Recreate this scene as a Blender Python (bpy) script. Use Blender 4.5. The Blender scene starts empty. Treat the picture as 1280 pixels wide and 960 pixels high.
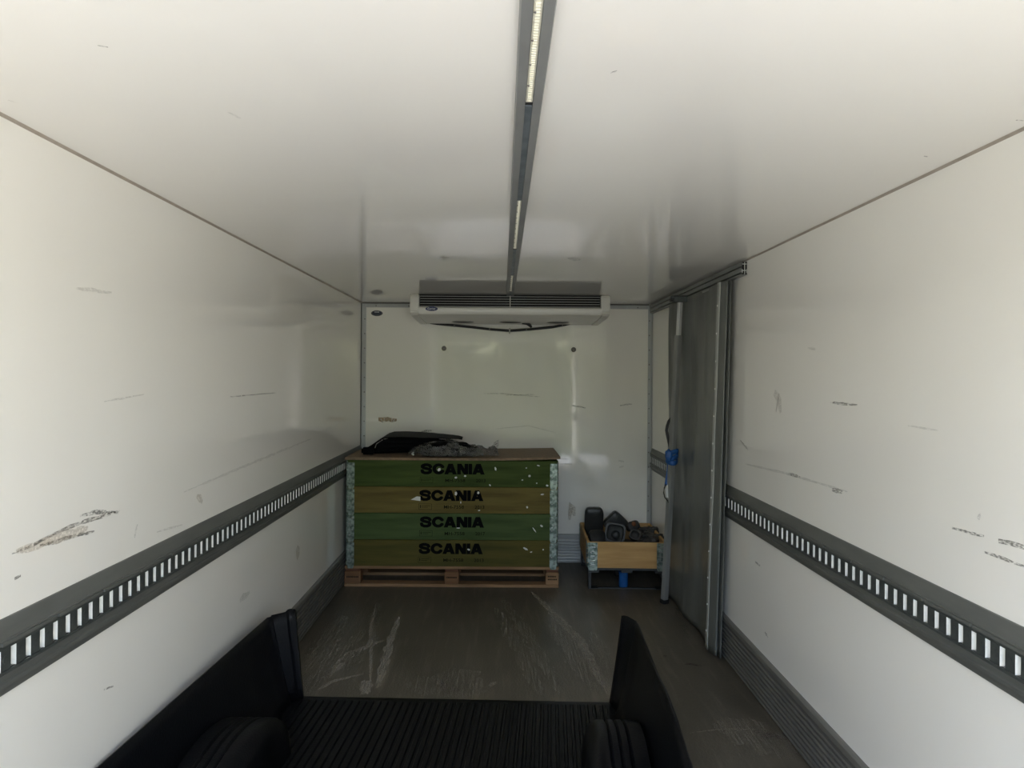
import bpy, bmesh, math, random
from mathutils import Vector, Matrix, noise
random.seed(7)
R = math.radians
scene = bpy.context.scene
COL = scene.collection

# ------------------------------------------------------------------ camera
F, VX, VY, ROLL = 930.0, 628.0, 470.0, R(0.4)
CAMZ = 1.59
cam = bpy.data.cameras.new('camera'); camo = bpy.data.objects.new('camera', cam); COL.objects.link(camo)
cam.sensor_width = 36; cam.lens = F / 1280 * 36
cam.shift_x = (640 - VX) / 1280; cam.shift_y = -(480 - VY) / 1280
cam.clip_start = 0.02
camo.location = (0, 0, CAMZ); camo.rotation_euler = (R(90), -ROLL, 0)
scene.camera = camo
# ------------------------------------------------------------------ sky, sun, exposure
w = bpy.data.worlds.new('sky'); scene.world = w; w.use_nodes = True
nt = w.node_tree; bg = nt.nodes['Background']
sky = nt.nodes.new('ShaderNodeTexSky'); sky.sky_type = 'NISHITA'; sky.sun_disc = False
sky.sun_elevation = R(48); sky.sun_rotation = R(250); sky.altitude = 50; sky.air_density = 1.0; sky.dust_density = 3.0
nt.links.new(sky.outputs[0], bg.inputs[0]); bg.inputs[1].default_value = 0.33
sl = bpy.data.lights.new('sun', 'SUN'); sl.energy = 8.0; sl.angle = R(0.6); sl.color = (1, .985, .97)
so = bpy.data.objects.new('sun', sl); COL.objects.link(so); so.location = (-6, -4, 12)
so.rotation_euler = Vector((0.93, 0.37, -1.1)).to_track_quat('-Z', 'Y').to_euler()
vs = scene.view_settings
vs.view_transform = 'Standard'; vs.look = 'None'; vs.exposure = 2.55; vs.gamma = 1; vs.use_curve_mapping = False

cyc = scene.cycles      # cleaner daylight bounces
cyc.use_guiding = True; cyc.use_surface_guiding = True; cyc.guiding_training_samples = 64
cyc.caustics_reflective = False; cyc.caustics_refractive = False; cyc.sample_clamp_indirect = 6
cyc.use_adaptive_sampling = False
cyc.max_bounces = 16; cyc.diffuse_bounces = 12; cyc.glossy_bounces = 6

# ------------------------------------------------------------------ dimensions of the box (metres)
XL, XR, YB, YO, ZC = -1.205, 1.28, 6.37, -0.75, 2.21

def ray(px, py):
    a = (px - VX) / F; b = -(py - VY) / F
    c, s = math.cos(ROLL), math.sin(ROLL)
    return Vector((a * c - b * s, 1.0, a * s + b * c))
CP = Vector((0, 0, CAMZ))
def at_y(px, py, y): return CP + ray(px, py) * y
def on_x(px, py, X): d = ray(px, py); return CP + d * (X / d.x)
def on_z(px, py, Z): d = ray(px, py); return CP + d * ((Z - CAMZ) / d.z)

# ------------------------------------------------------------------ materials
MATS = {}
def pmat(name, col, rough=.5, metal=0, col2=None, scale=8, stretch=(1, 1, 1), bump=0, bscale=None, bstretch=None,
         spec=.5, detail=4, lo=.35, hi=.7, coat=0, rvar=0):
    m = bpy.data.materials.new(name); m.use_nodes = True; t = m.node_tree; N = t.nodes; L = t.links
    b = N['Principled BSDF']
    b.inputs['Roughness'].default_value = rough; b.inputs['Metallic'].default_value = metal
    b.inputs['Specular IOR Level'].default_value = spec; b.inputs['Coat Weight'].default_value = coat
    tc = N.new('ShaderNodeTexCoord')
    mp = N.new('ShaderNodeMapping'); mp.inputs['Scale'].default_value = stretch; L.new(tc.outputs['Object'], mp.inputs[0])
    nz = N.new('ShaderNodeTexNoise'); nz.inputs['Scale'].default_value = scale; nz.inputs['Detail'].default_value = detail
    L.new(mp.outputs[0], nz.inputs['Vector'])
    if col2 is None: col2 = tuple(c * .85 for c in col)
    rp = N.new('ShaderNodeValToRGB'); rp.color_ramp.elements[0].position = lo; rp.color_ramp.elements[1].position = hi
    rp.color_ramp.elements[0].color = (*col, 1); rp.color_ramp.elements[1].color = (*col2, 1)
    L.new(nz.outputs['Fac'], rp.inputs[0]); L.new(rp.outputs[0], b.inputs['Base Color'])
    if rvar:
        mr = N.new('ShaderNodeMapRange'); mr.inputs[1].default_value = .3; mr.inputs[2].default_value = .7
        mr.inputs[3].default_value = rough; mr.inputs[4].default_value = rough + rvar
        L.new(nz.outputs['Fac'], mr.inputs[0]); L.new(mr.outputs[0], b.inputs['Roughness'])
    if bump:
        mp2 = N.new('ShaderNodeMapping'); mp2.inputs['Scale'].default_value = bstretch or stretch; L.new(tc.outputs['Object'], mp2.inputs[0])
        n2 = N.new('ShaderNodeTexNoise'); n2.inputs['Scale'].default_value = bscale or scale * 3; L.new(mp2.outputs[0], n2.inputs['Vector'])
        bp = N.new('ShaderNodeBump'); bp.inputs['Strength'].default_value = bump; bp.inputs['Distance'].default_value = .01
        L.new(n2.outputs['Fac'], bp.inputs['Height']); L.new(bp.outputs[0], b.inputs['Normal'])
    MATS[name] = m
    return m
def smear(name, col, cover=.5, scale=25, stretch=(1, 1, 1), rough=.6, amax=.5):
    """wear or dirt: patchy, lets the surface underneath show through"""
    m = pmat(name, col, rough, 0, None, 15); t = m.node_tree; N = t.nodes; L = t.links
    tc = N.new('ShaderNodeTexCoord'); mp = N.new('ShaderNodeMapping'); mp.inputs['Scale'].default_value = stretch
    L.new(tc.outputs['Object'], mp.inputs[0])
    nz = N.new('ShaderNodeTexNoise'); nz.inputs['Scale'].default_value = scale; nz.inputs['Detail'].default_value = 6
    L.new(mp.outputs[0], nz.inputs['Vector'])
    mr = N.new('ShaderNodeMapRange'); c = .72 - cover * .45
    mr.inputs[1].default_value = c - .07; mr.inputs[2].default_value = c + .13; mr.inputs[3].default_value = 0; mr.inputs[4].default_value = amax
    L.new(nz.outputs['Fac'], mr.inputs[0]); L.new(mr.outputs[0], N['Principled BSDF'].inputs['Alpha'])
    return m
WALL = (.905, .888, .838)
pmat('wall_gelcoat', WALL, .03, 0, (.89, .87, .815), 1.3, bump=.008, bscale=4, bstretch=(1, .35, 2.0), spec=.6, rvar=.03)
pmat('back_gelcoat', WALL, .03, 0, (.89, .87, .815), 1.3, bump=.008, bscale=4, bstretch=(1, 1, 1.5), spec=.5, rvar=.03)
pmat('ceiling_gelcoat', (.90, .885, .845), .018, 0, (.885, .87, .825), 1.1, bump=.008, bscale=6, bstretch=(.5, 2.2, 1), spec=.65, rvar=.015)
pmat('floor_ply', (.112, .098, .074), .42, 0, (.075, .066, .050), 2.2, stretch=(1, .6, 1), bump=.15, bscale=90, lo=.3, hi=.72, detail=8)
_t = MATS['floor_ply'].node_tree; _N = _t.nodes; _b = _N['Principled BSDF']; _src = _b.inputs['Base Color'].links[0].from_socket
_tc = _N.new('ShaderNodeTexCoord'); _mp = _N.new('ShaderNodeMapping'); _mp.inputs['Scale'].default_value = (9, .8, 1); _mp.inputs['Rotation'].default_value = (0, 0, .12)
_nz = _N.new('ShaderNodeTexNoise'); _nz.inputs['Scale'].default_value = 3; _nz.inputs['Detail'].default_value = 8
_t.links.new(_tc.outputs['Object'], _mp.inputs[0]); _t.links.new(_mp.outputs[0], _nz.inputs['Vector'])
_mr = _N.new('ShaderNodeMapRange'); _mr.inputs[1].default_value = .52; _mr.inputs[2].default_value = .75; _mr.inputs[4].default_value = .30
_t.links.new(_nz.outputs['Fac'], _mr.inputs[0])
_mx = _N.new('ShaderNodeMix'); _mx.data_type = 'RGBA'; _mx.inputs[7].default_value = (.27, .235, .18, 1)
_t.links.new(_mr.outputs[0], _mx.inputs[0]); _t.links.new(_src, _mx.inputs[6]); _t.links.new(_mx.outputs[2], _b.inputs['Base Color'])
pmat('sealant', (.42, .37, .31), .6, 0, None, 20)
pmat('dark_seam', (.10, .095, .085), .6)
pmat('trim_alu', (.44, .45, .445), .45, .4, (.37, .375, .37), 6, stretch=(1, 1, .4))
pmat('rivet_steel', (.22, .21, .19), .4, .6)
pmat('kick_alu', (.21, .205, .185), .48, .3, (.175, .17, .155), 5, stretch=(.5, .5, .5))
pmat('rail_grey', (.15, .155, .143), .5, .3, (.12, .125, .116), 9, stretch=(3, .5, 3), bump=.08, bscale=60)
pmat('rail_dark', (.085, .095, .09), .42, .35, (.055, .062, .06), 30)
pmat('bare_zinc', (.90, .90, .87), .5, 0, (.8, .82, .8), 60)
pmat('lamp_alu', (.30, .31, .305), .5, .4, (.26, .265, .26), 5)
pmat('lamp_galv', (.20, .235, .26), .42, .5, (.13, .155, .175), 28, stretch=(1, .5, 1), detail=2)
pmat('led_cover', (.80, .79, .66), .35, 0, (.72, .70, .58), 60)
pmat('led_chip', (.92, .90, .74), .3)
pmat('black_soft', (.012, .012, .012), .5)
pmat('ac_white', (.74, .73, .67), .35, 0, (.68, .67, .61), 3)
pmat('ac_grey', (.50, .495, .46), .4, 0, (.45, .44, .41), 3)
pmat('ac_slat', (.42, .42, .40), .35)
pmat('void_black', (.006, .006, .006), .8)
pmat('badge_blue', (.012, .018, .10), .3)
pmat('print_white', (.75, .75, .74), .4)
pmat('sticker_navy', (.012, .014, .035), .35)
pmat('galv', (.34, .40, .35), .3, .6, (.10, .135, .115), 38, detail=3, lo=.38, hi=.62)
pmat('galv_bright', (.80, .82, .78), .25, .6)
for nm, a, b in (('wood_green', (.064, .094, .020), (.034, .054, .010)), ('wood_ochre', (.165, .128, .036), (.100, .075, .020)),
                 ('wood_green_pale', (.072, .108, .036), (.042, .068, .020)), ('wood_olive', (.098, .082, .018), (.058, .054, .011)),
                 ('wood_raw', (.60, .38, .165), (.44, .26, .10)), ('wood_pallet', (.33, .20, .105), (.20, .115, .055)),
                 ('wood_bearer', (.16, .07, .04), (.10, .045, .025)), ('wood_block', (.23, .12, .06), (.14, .07, .032))):
    pmat(nm, a, .65, 0, b, 3.2, stretch=(.9, 3, 7), bump=.12, bscale=6, bstretch=(1, 8, 30), detail=6, spec=.18)
pmat('chipboard', (.24, .16, .09), .65, 0, (.16, .105, .058), 45, detail=5)
pmat('ink', (.004, .0045, .0045), .8, spec=.05)
pmat('ink_faint', (.014, .014, .008), .8, spec=.05)
pmat('paper', (.78, .78, .74), .7)
pmat('plastic_black', (.003, .0032, .0035), .5, 0, (.005, .0053, .006), 14, spec=.03)
pmat('liner_black', (.003, .0033, .0045), .42, 0, (.0045, .005, .0065), 7, bump=.1, bscale=120, spec=.2)
pmat('housing_grey', (.040, .042, .038), .5, 0, (.024, .025, .023), 20)
pmat('housing_black', (.018, .018, .018), .45, 0, (.028, .028, .027), 16)
pmat('lump_brown', (.055, .050, .043), .6, 0, (.030, .028, .025), 14, bump=.4, bscale=25)
pmat('orange_plastic', (.22, .075, .025), .5)
pmat('foot_blue', (.012, .095, .31), .45, 0, (.010, .075, .25), 20)
pmat('foot_steel', (.045, .047, .047), .45, .4)
pmat('tarp', (.165, .172, .157), .34, 0, (.125, .133, .125), 3, stretch=(2, 2, .5), bump=.22, bscale=6, bstretch=(3, 3, .8))
pmat('tarp_hem', (.46, .47, .45), .38, 0, (.38, .39, .37), 8)
pmat('tube_alu', (.36, .365, .35), .42, .4, (.28, .285, .27), 7, stretch=(2, 2, .4))
pmat('tube_bright', (.72, .73, .70), .35, .4, (.6, .61, .58), 7)
pmat('track_alu', (.30, .31, .30), .42, .55, (.22, .23, .22), 8, stretch=(2, .4, 2))
pmat('strap_blue', (.015, .10, .33), .55, 0, (.010, .065, .22), 60, stretch=(1, 1, 2))
pmat('asphalt', (.36, .35, .33), .9, 0, (.30, .29, .275), 4)
pmat('platform_alu', (.42, .42, .41), .5, .3, (.34, .34, .33), 8)
pmat('leaf', (.14, .155, .06), .6, 0, (.22, .235, .09), 9)
pmat('bark', (.10, .075, .05), .8)
smear('scuff_dark', (.16, .15, .13), .58, 110, (1, .6, 2), amax=.60)
smear('scuff_grey', (.45, .44, .40), .70, 130, (1, .6, 2), amax=.20)
smear('scuff_tan', (.50, .38, .24), .75, 120, amax=.26)
smear('scuff_label', (.50, .34, .17), .85, 60, amax=.55)
smear('floor_dust', (.36, .33, .27), .50, 30, (4, .16, 1), .8, amax=.30)
smear('floor_chalk', (.52, .48, .41), .60, 40, (4, .22, 1), .8, amax=.55)
smear('floor_dirt', (.020, .018, .015), .5, 30, (1, 1, 1), .8, amax=.5)
fm = bpy.data.materials.new('bag_film'); fm.use_nodes = True; MATS['bag_film'] = fm
_b = fm.node_tree.nodes['Principled BSDF']; _b.inputs['Base Color'].default_value = (.15, .15, .145, 1); _b.inputs['Roughness'].default_value = .10
_n = fm.node_tree.nodes.new('ShaderNodeTexNoise'); _n.inputs['Scale'].default_value = 9
_r = fm.node_tree.nodes.new('ShaderNodeMapRange'); _r.inputs[1].default_value = .38; _r.inputs[2].default_value = .66; _r.inputs[3].default_value = .10; _r.inputs[4].default_value = .55
fm.node_tree.links.new(_n.outputs['Fac'], _r.inputs[0]); fm.node_tree.links.new(_r.outputs[0], _b.inputs['Alpha'])

# ------------------------------------------------------------------ mesh helpers
class MB:
    def __init__(s): s.v = []; s.f = []; s.m = []
    def add(s, vs, fs, m=0):
        o = len(s.v); s.v += [Vector(p) for p in vs]
        for f in fs: s.f.append([i + o for i in f]); s.m.append(m)
        return s
    def box(s, x0, x1, y0, y1, z0, z1, m=0, ms=None):
        v = [(x, y, z) for x in (x0, x1) for y in (y0, y1) for z in (z0, z1)]
        fs = [(0, 1, 3, 2), (4, 6, 7, 5), (0, 4, 5, 1), (2, 3, 7, 6), (0, 2, 6, 4), (1, 5, 7, 3)]  # x0 x1 y0 y1 z0 z1
        o = len(s.v); s.v += [Vector(p) for p in v]
        for i, f in enumerate(fs): s.f.append([k + o for k in f]); s.m.append((ms or {}).get(i, m))
        return s
    def prism(s, poly, ax, a0, a1, m=0):
        n = len(poly)
        def P(p, a): return {'x': (a, p[0], p[1]), 'y': (p[0], a, p[1]), 'z': (p[0], p[1], a)}[ax]
        v = [P(p, a0) for p in poly] + [P(p, a1) for p in poly]
        fs = [list(range(n))[::-1], list(range(n, 2 * n))] + [(i, (i + 1) % n, (i + 1) % n + n, i + n) for i in range(n)]
        return s.add(v, fs, m)
    def tube(s, pts, r, n=8, m=0, flat=None):
        pts = [Vector(p) for p in pts]; rs = r if isinstance(r, (list, tuple)) else [r] * len(pts)
        vs = []
        up = Vector((0, 0, 1))
        for i, p in enumerate(pts):
            d = (pts[min(i + 1, len(pts) - 1)] - pts[max(i - 1, 0)]).normalized()
            a = d.cross(up)
            if a.length < 1e-3: a = d.cross(Vector((0, 1, 0)))
            a.normalize(); b = d.cross(a).normalized()
            if flat: a2, b2 = flat
            else: a2 = b2 = 1
            for k in range(n):
                t = 2 * math.pi * k / n
                vs.append(p + a * (math.cos(t) * rs[i] * a2) + b * (math.sin(t) * rs[i] * b2))
        fs = [list(range(n))[::-1], list(range(len(vs) - n, len(vs)))]
        for i in range(len(pts) - 1):
            for k in range(n):
                fs.append((i * n + k, i * n + (k + 1) % n, (i + 1) * n + (k + 1) % n, (i + 1) * n + k))
        return s.add(vs, fs, m)
    def cyl(s, c, d, r, h, n=12, m=0, r2=None):
        c = Vector(c); d = Vector(d).normalized()
        return s.tube([c, c + d * h], [r, r if r2 is None else r2], n, m)
    def dome(s, c, d, r, h, n=10, m=0):
        c = Vector(c); d = Vector(d).normalized()
        return s.tube([c, c + d * h * .6, c + d * h * .92, c + d * h], [r, r * .85, r * .45, r * .05], n, m)
    def grid(s, fn, nu, nv, m=0):
        vs = [fn(i / nu, j / nv) for i in range(nu + 1) for j in range(nv + 1)]
        fs = [(i * (nv + 1) + j, (i + 1) * (nv + 1) + j, (i + 1) * (nv + 1) + j + 1, i * (nv + 1) + j + 1) for i in range(nu) for j in range(nv)]
        return s.add(vs, fs, m)
WM = {}
def setp(o, label=None, cat=None, group=None, kind=None):
    if label: o['label'] = label
    if cat: o['category'] = cat
    if group: o['group'] = group
    if kind: o['kind'] = kind
    return o
def build(name, mb, mats, parent=None, origin=None, smooth=None, bevel=0, solid=0, seg=1, kind=None):
    """links ONE mesh object; vertices are given in world coordinates"""
    M = WM.get(parent.name) if parent else None
    if M is None: M = Matrix.Translation(Vector(origin)) if origin is not None else Matrix.Identity(4)
    Mi = M.inverted()
    me = bpy.data.meshes.new(name)
    me.from_pydata([Mi @ v for v in mb.v], [], mb.f)
    for p, i in zip(me.polygons, mb.m): p.material_index = i
    bm = bmesh.new(); bm.from_mesh(me)
    bmesh.ops.remove_doubles(bm, verts=bm.verts, dist=1e-6) if smooth else None
    bmesh.ops.recalc_face_normals(bm, faces=bm.faces)
    if bevel: bmesh.ops.bevel(bm, geom=bm.edges[:], offset=bevel, segments=seg, affect='EDGES', clamp_overlap=True)
    bm.to_mesh(me); bm.free()
    if isinstance(mats, str): mats = [mats]
    for k in mats: me.materials.append(MATS[k])
    if smooth is not None:
        me.shade_smooth() if hasattr(me, 'shade_smooth') else [setattr(p, 'use_smooth', True) for p in me.polygons]
        me.set_sharp_from_angle(angle=R(smooth))
    o = bpy.data.objects.new(name, me); COL.objects.link(o)
    if parent: o.parent = parent
    else: o.matrix_world = M
    WM[o.name] = M
    if solid:
        md = o.modifiers.new('thickness', 'SOLIDIFY'); md.thickness = solid; md.offset = 0
    if kind: o['kind'] = kind
    return o
def thing(name, loc, label, cat, group=None, rz=0):
    o = bpy.data.objects.new(name, None); COL.objects.link(o); o.empty_display_size = .1
    o.location = loc; o.rotation_euler = (0, 0, rz)
    WM[o.name] = Matrix.Translation(Vector(loc)) @ Matrix.Rotation(rz, 4, 'Z')
    return setp(o, label, cat, group)
def struct(name, mb, mats, **k):
    o = build(name, mb, mats, **k); o['kind'] = 'structure'; return o
def copy_part(src, parent):
    c = src.copy(); COL.objects.link(c); c.parent = parent
    for ch in src.children: copy_part(ch, c)
    return c
def link_mesh(name, mesh, parent, loc):
    o = bpy.data.objects.new(name, mesh); COL.objects.link(o); o.parent = parent; o.location = loc; WM[o.name] = WM[parent.name]
    return o
def text_mb(body, width, height, fn, offset=0.0, m=0):
    """lettering: fn maps (u,v) in metres (u right, v up, origin at the left baseline) to a world point"""
    cu = bpy.data.curves.new('lettering', 'FONT'); cu.body = body; cu.size = 1; cu.offset = offset; cu.resolution_u = 3
    o = bpy.data.objects.new('lettering', cu); COL.objects.link(o)
    dg = bpy.context.evaluated_depsgraph_get(); me = o.evaluated_get(dg).to_mesh()
    vs = [v.co.copy() for v in me.vertices]; fs = [list(p.vertices) for p in me.polygons]
    o.evaluated_get(dg).to_mesh_clear(); bpy.data.objects.remove(o); bpy.data.curves.remove(cu)
    x0 = min(v.x for v in vs); x1 = max(v.x for v in vs); y0 = min(v.y for v in vs); y1 = max(v.y for v in vs)
    return MB().add([fn((v.x - x0) / (x1 - x0) * width, (v.y - y0) / (y1 - y0) * height) for v in vs], fs, m)
def lerp(a, b, t): return a + (b - a) * t
def table(pts, x):
    if x <= pts[0][0]: return pts[0][1]
    for (a, b), (c, d) in zip(pts, pts[1:]):
        if x <= c:
            t = (x - a) / (c - a); t = t * t * (3 - 2 * t); return b + (d - b) * t
    return pts[-1][1]

# ================================================================== the setting
floor = struct('floor', MB().box(XL - .06, XR + .06, YO, YB + .06, -.10, 0), 'floor_ply')
ceiling = struct('ceiling', MB().box(XL - .06, XR + .06, YO, YB + .06, ZC, ZC + .08), 'ceiling_gelcoat')
wall_left = struct('wall_left', MB().box(XL - .06, XL, YO, YB + .06, 0, ZC), 'wall_gelcoat')
wall_right = struct('wall_right', MB().box(XR, XR + .06, YO, YB + .06, 0, ZC), 'wall_gelcoat')
wall_back = struct('wall_back', MB().box(XL, XR, YB, YB + .06, 0, ZC), 'back_gelcoat')
added_ground = struct('ground', MB().box(-40, 40, -45, 30, -1.3, -1.15), 'asphalt')  # unseen yard surface, invented to bounce daylight into the box
lift = struct('loading_platform', MB().box(XL - .06, XR + .06, -2.4, YO - .01, -.08, -.005), 'platform_alu')  # unseen platform, added to throw sunlight up on to the near ceiling
# sealant beads and corner trims
n_tr = [0]
def trim(mb, mats, **k):
    n_tr[0] += 1
    return struct('trim_%d' % n_tr[0], mb, mats, **k)
for X, sx in ((XL, 1), (XR, -1)):
    trim(MB().prism([(X, ZC), (X + sx * .007, ZC), (X, ZC - .007)], 'y', YO, YB), 'sealant')
def rivets(parent, pts, d=(0, -1, 0), r=.0065):
    mb = MB().dome((0, 0, 0), d, r, .0035, 8)
    first = None
    for p in pts:
        if first is None:
            first = build('rivet', mb, 'rivet_steel', parent); first.location = p
        else:
            o = first.copy(); COL.objects.link(o); o.location = p
for X, sx in ((XL, 1), (XR, -1)):
    t = trim(MB().prism([(X, YB), (X + sx * .036, YB), (X + sx * .036, YB - .003), (X + sx * .003, YB - .004), (X + sx * .003, YB - .034), (X, YB - .034)], 'z', .25, ZC - .006), 'trim_alu')
    rivets(t, [(X + sx * .024, YB - .003, z) for z in [.32 + .125 * i for i in range(15)]])
t = trim(MB().prism([(YB, ZC), (YB - .003, ZC), (YB - .004, ZC - .04), (YB, ZC - .04)], 'x', XL + .037, XR - .037), 'trim_alu')
rivets(t, [(XL + .12 + .28 * i, YB - .004, ZC - .026) for i in range(9)])
trim(MB().box(XL + .004, XR - .03, YB - .014, YB - .0045, ZC - .008, ZC), 'dark_seam')
trim(MB().box(XL, XL + .004, YB - .046, YB - .034, .25, ZC - .008), 'dark_seam')
# ribbed kick plates
def kick_profile():
    H = .243; p = [(0, 0), (.004, 0)]; n = 8; z = .010; dz = (H - .050) / n
    for i in range(n):
        p += [(.004, z), (.018, z + dz * .08), (.020, z + dz * .30), (.018, z + dz * .58), (.004, z + dz * .66)]; z += dz
    p += [(.004, H - .036), (.021, H - .030), (.021, H - .006), (.012, H), (0, H)]
    return p
KP = kick_profile()
struct('baseboard_left', MB().prism([(XL + a, b) for a, b in KP], 'y', YO, YB - .001), 'kick_alu')
struct('baseboard_right', MB().prism([(XR - a, b) for a, b in KP], 'y', YO, YB - .001), 'kick_alu')
struct('baseboard_back', MB().prism([(YB - a, b) for a, b in KP], 'x', XL + .022, XR - .022), 'trim_alu')

# scuffs and stains: each a shape of its own, child of the surface it is on
def scuff(surface, pts, wd, mat, jag=.4, name='scuff_mark'):
    """pts: photo pixels of the mark, cast on to the surface; wd: width in metres"""
    fn = {'l': lambda p: on_x(p[0], p[1], XL + .0006), 'r': lambda p: on_x(p[0], p[1], XR - .0006),
          'b': lambda p: at_y(p[0], p[1], YB - .0006), 'c': lambda p: on_z(p[0], p[1], ZC - .0006), 'f': lambda p: on_z(p[0], p[1], .0008)}[surface]
    par = {'l': wall_left, 'r': wall_right, 'b': wall_back, 'c': ceiling, 'f': floor}[surface]
    nr = {'l': Vector((1, 0, 0)), 'r': Vector((1, 0, 0)), 'b': Vector((0, 1, 0)), 'c': Vector((0, 0, 1)), 'f': Vector((0, 0, 1))}[surface]
    W = [fn(p) for p in pts]
    Q = []
    for a, b in zip(W, W[1:]):
        k = max(2, int((b - a).length / .035))
        Q += [a.lerp(b, i / k) for i in range(k)]
    Q.append(W[-1])
    vs = []
    for i, q in enumerate(Q):
        d = (Q[min(i + 1, len(Q) - 1)] - Q[max(i - 1, 0)]).normalized(); a = d.cross(nr).normalized()
        e = math.sin(math.pi * (i + .25) / (len(Q) - .5)) ** .4 if len(Q) > 1 else 1
        h = wd * .5 * e
        vs += [q + a * h * (1 + random.uniform(-jag, jag)), q - a * h * (1 + random.uniform(-jag, jag))]
    fs = [(2 * i, 2 * i + 1, 2 * i + 3, 2 * i + 2) for i in range(len(Q) - 1)]
    return build(name, MB().add(vs, fs), mat, par)
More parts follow.
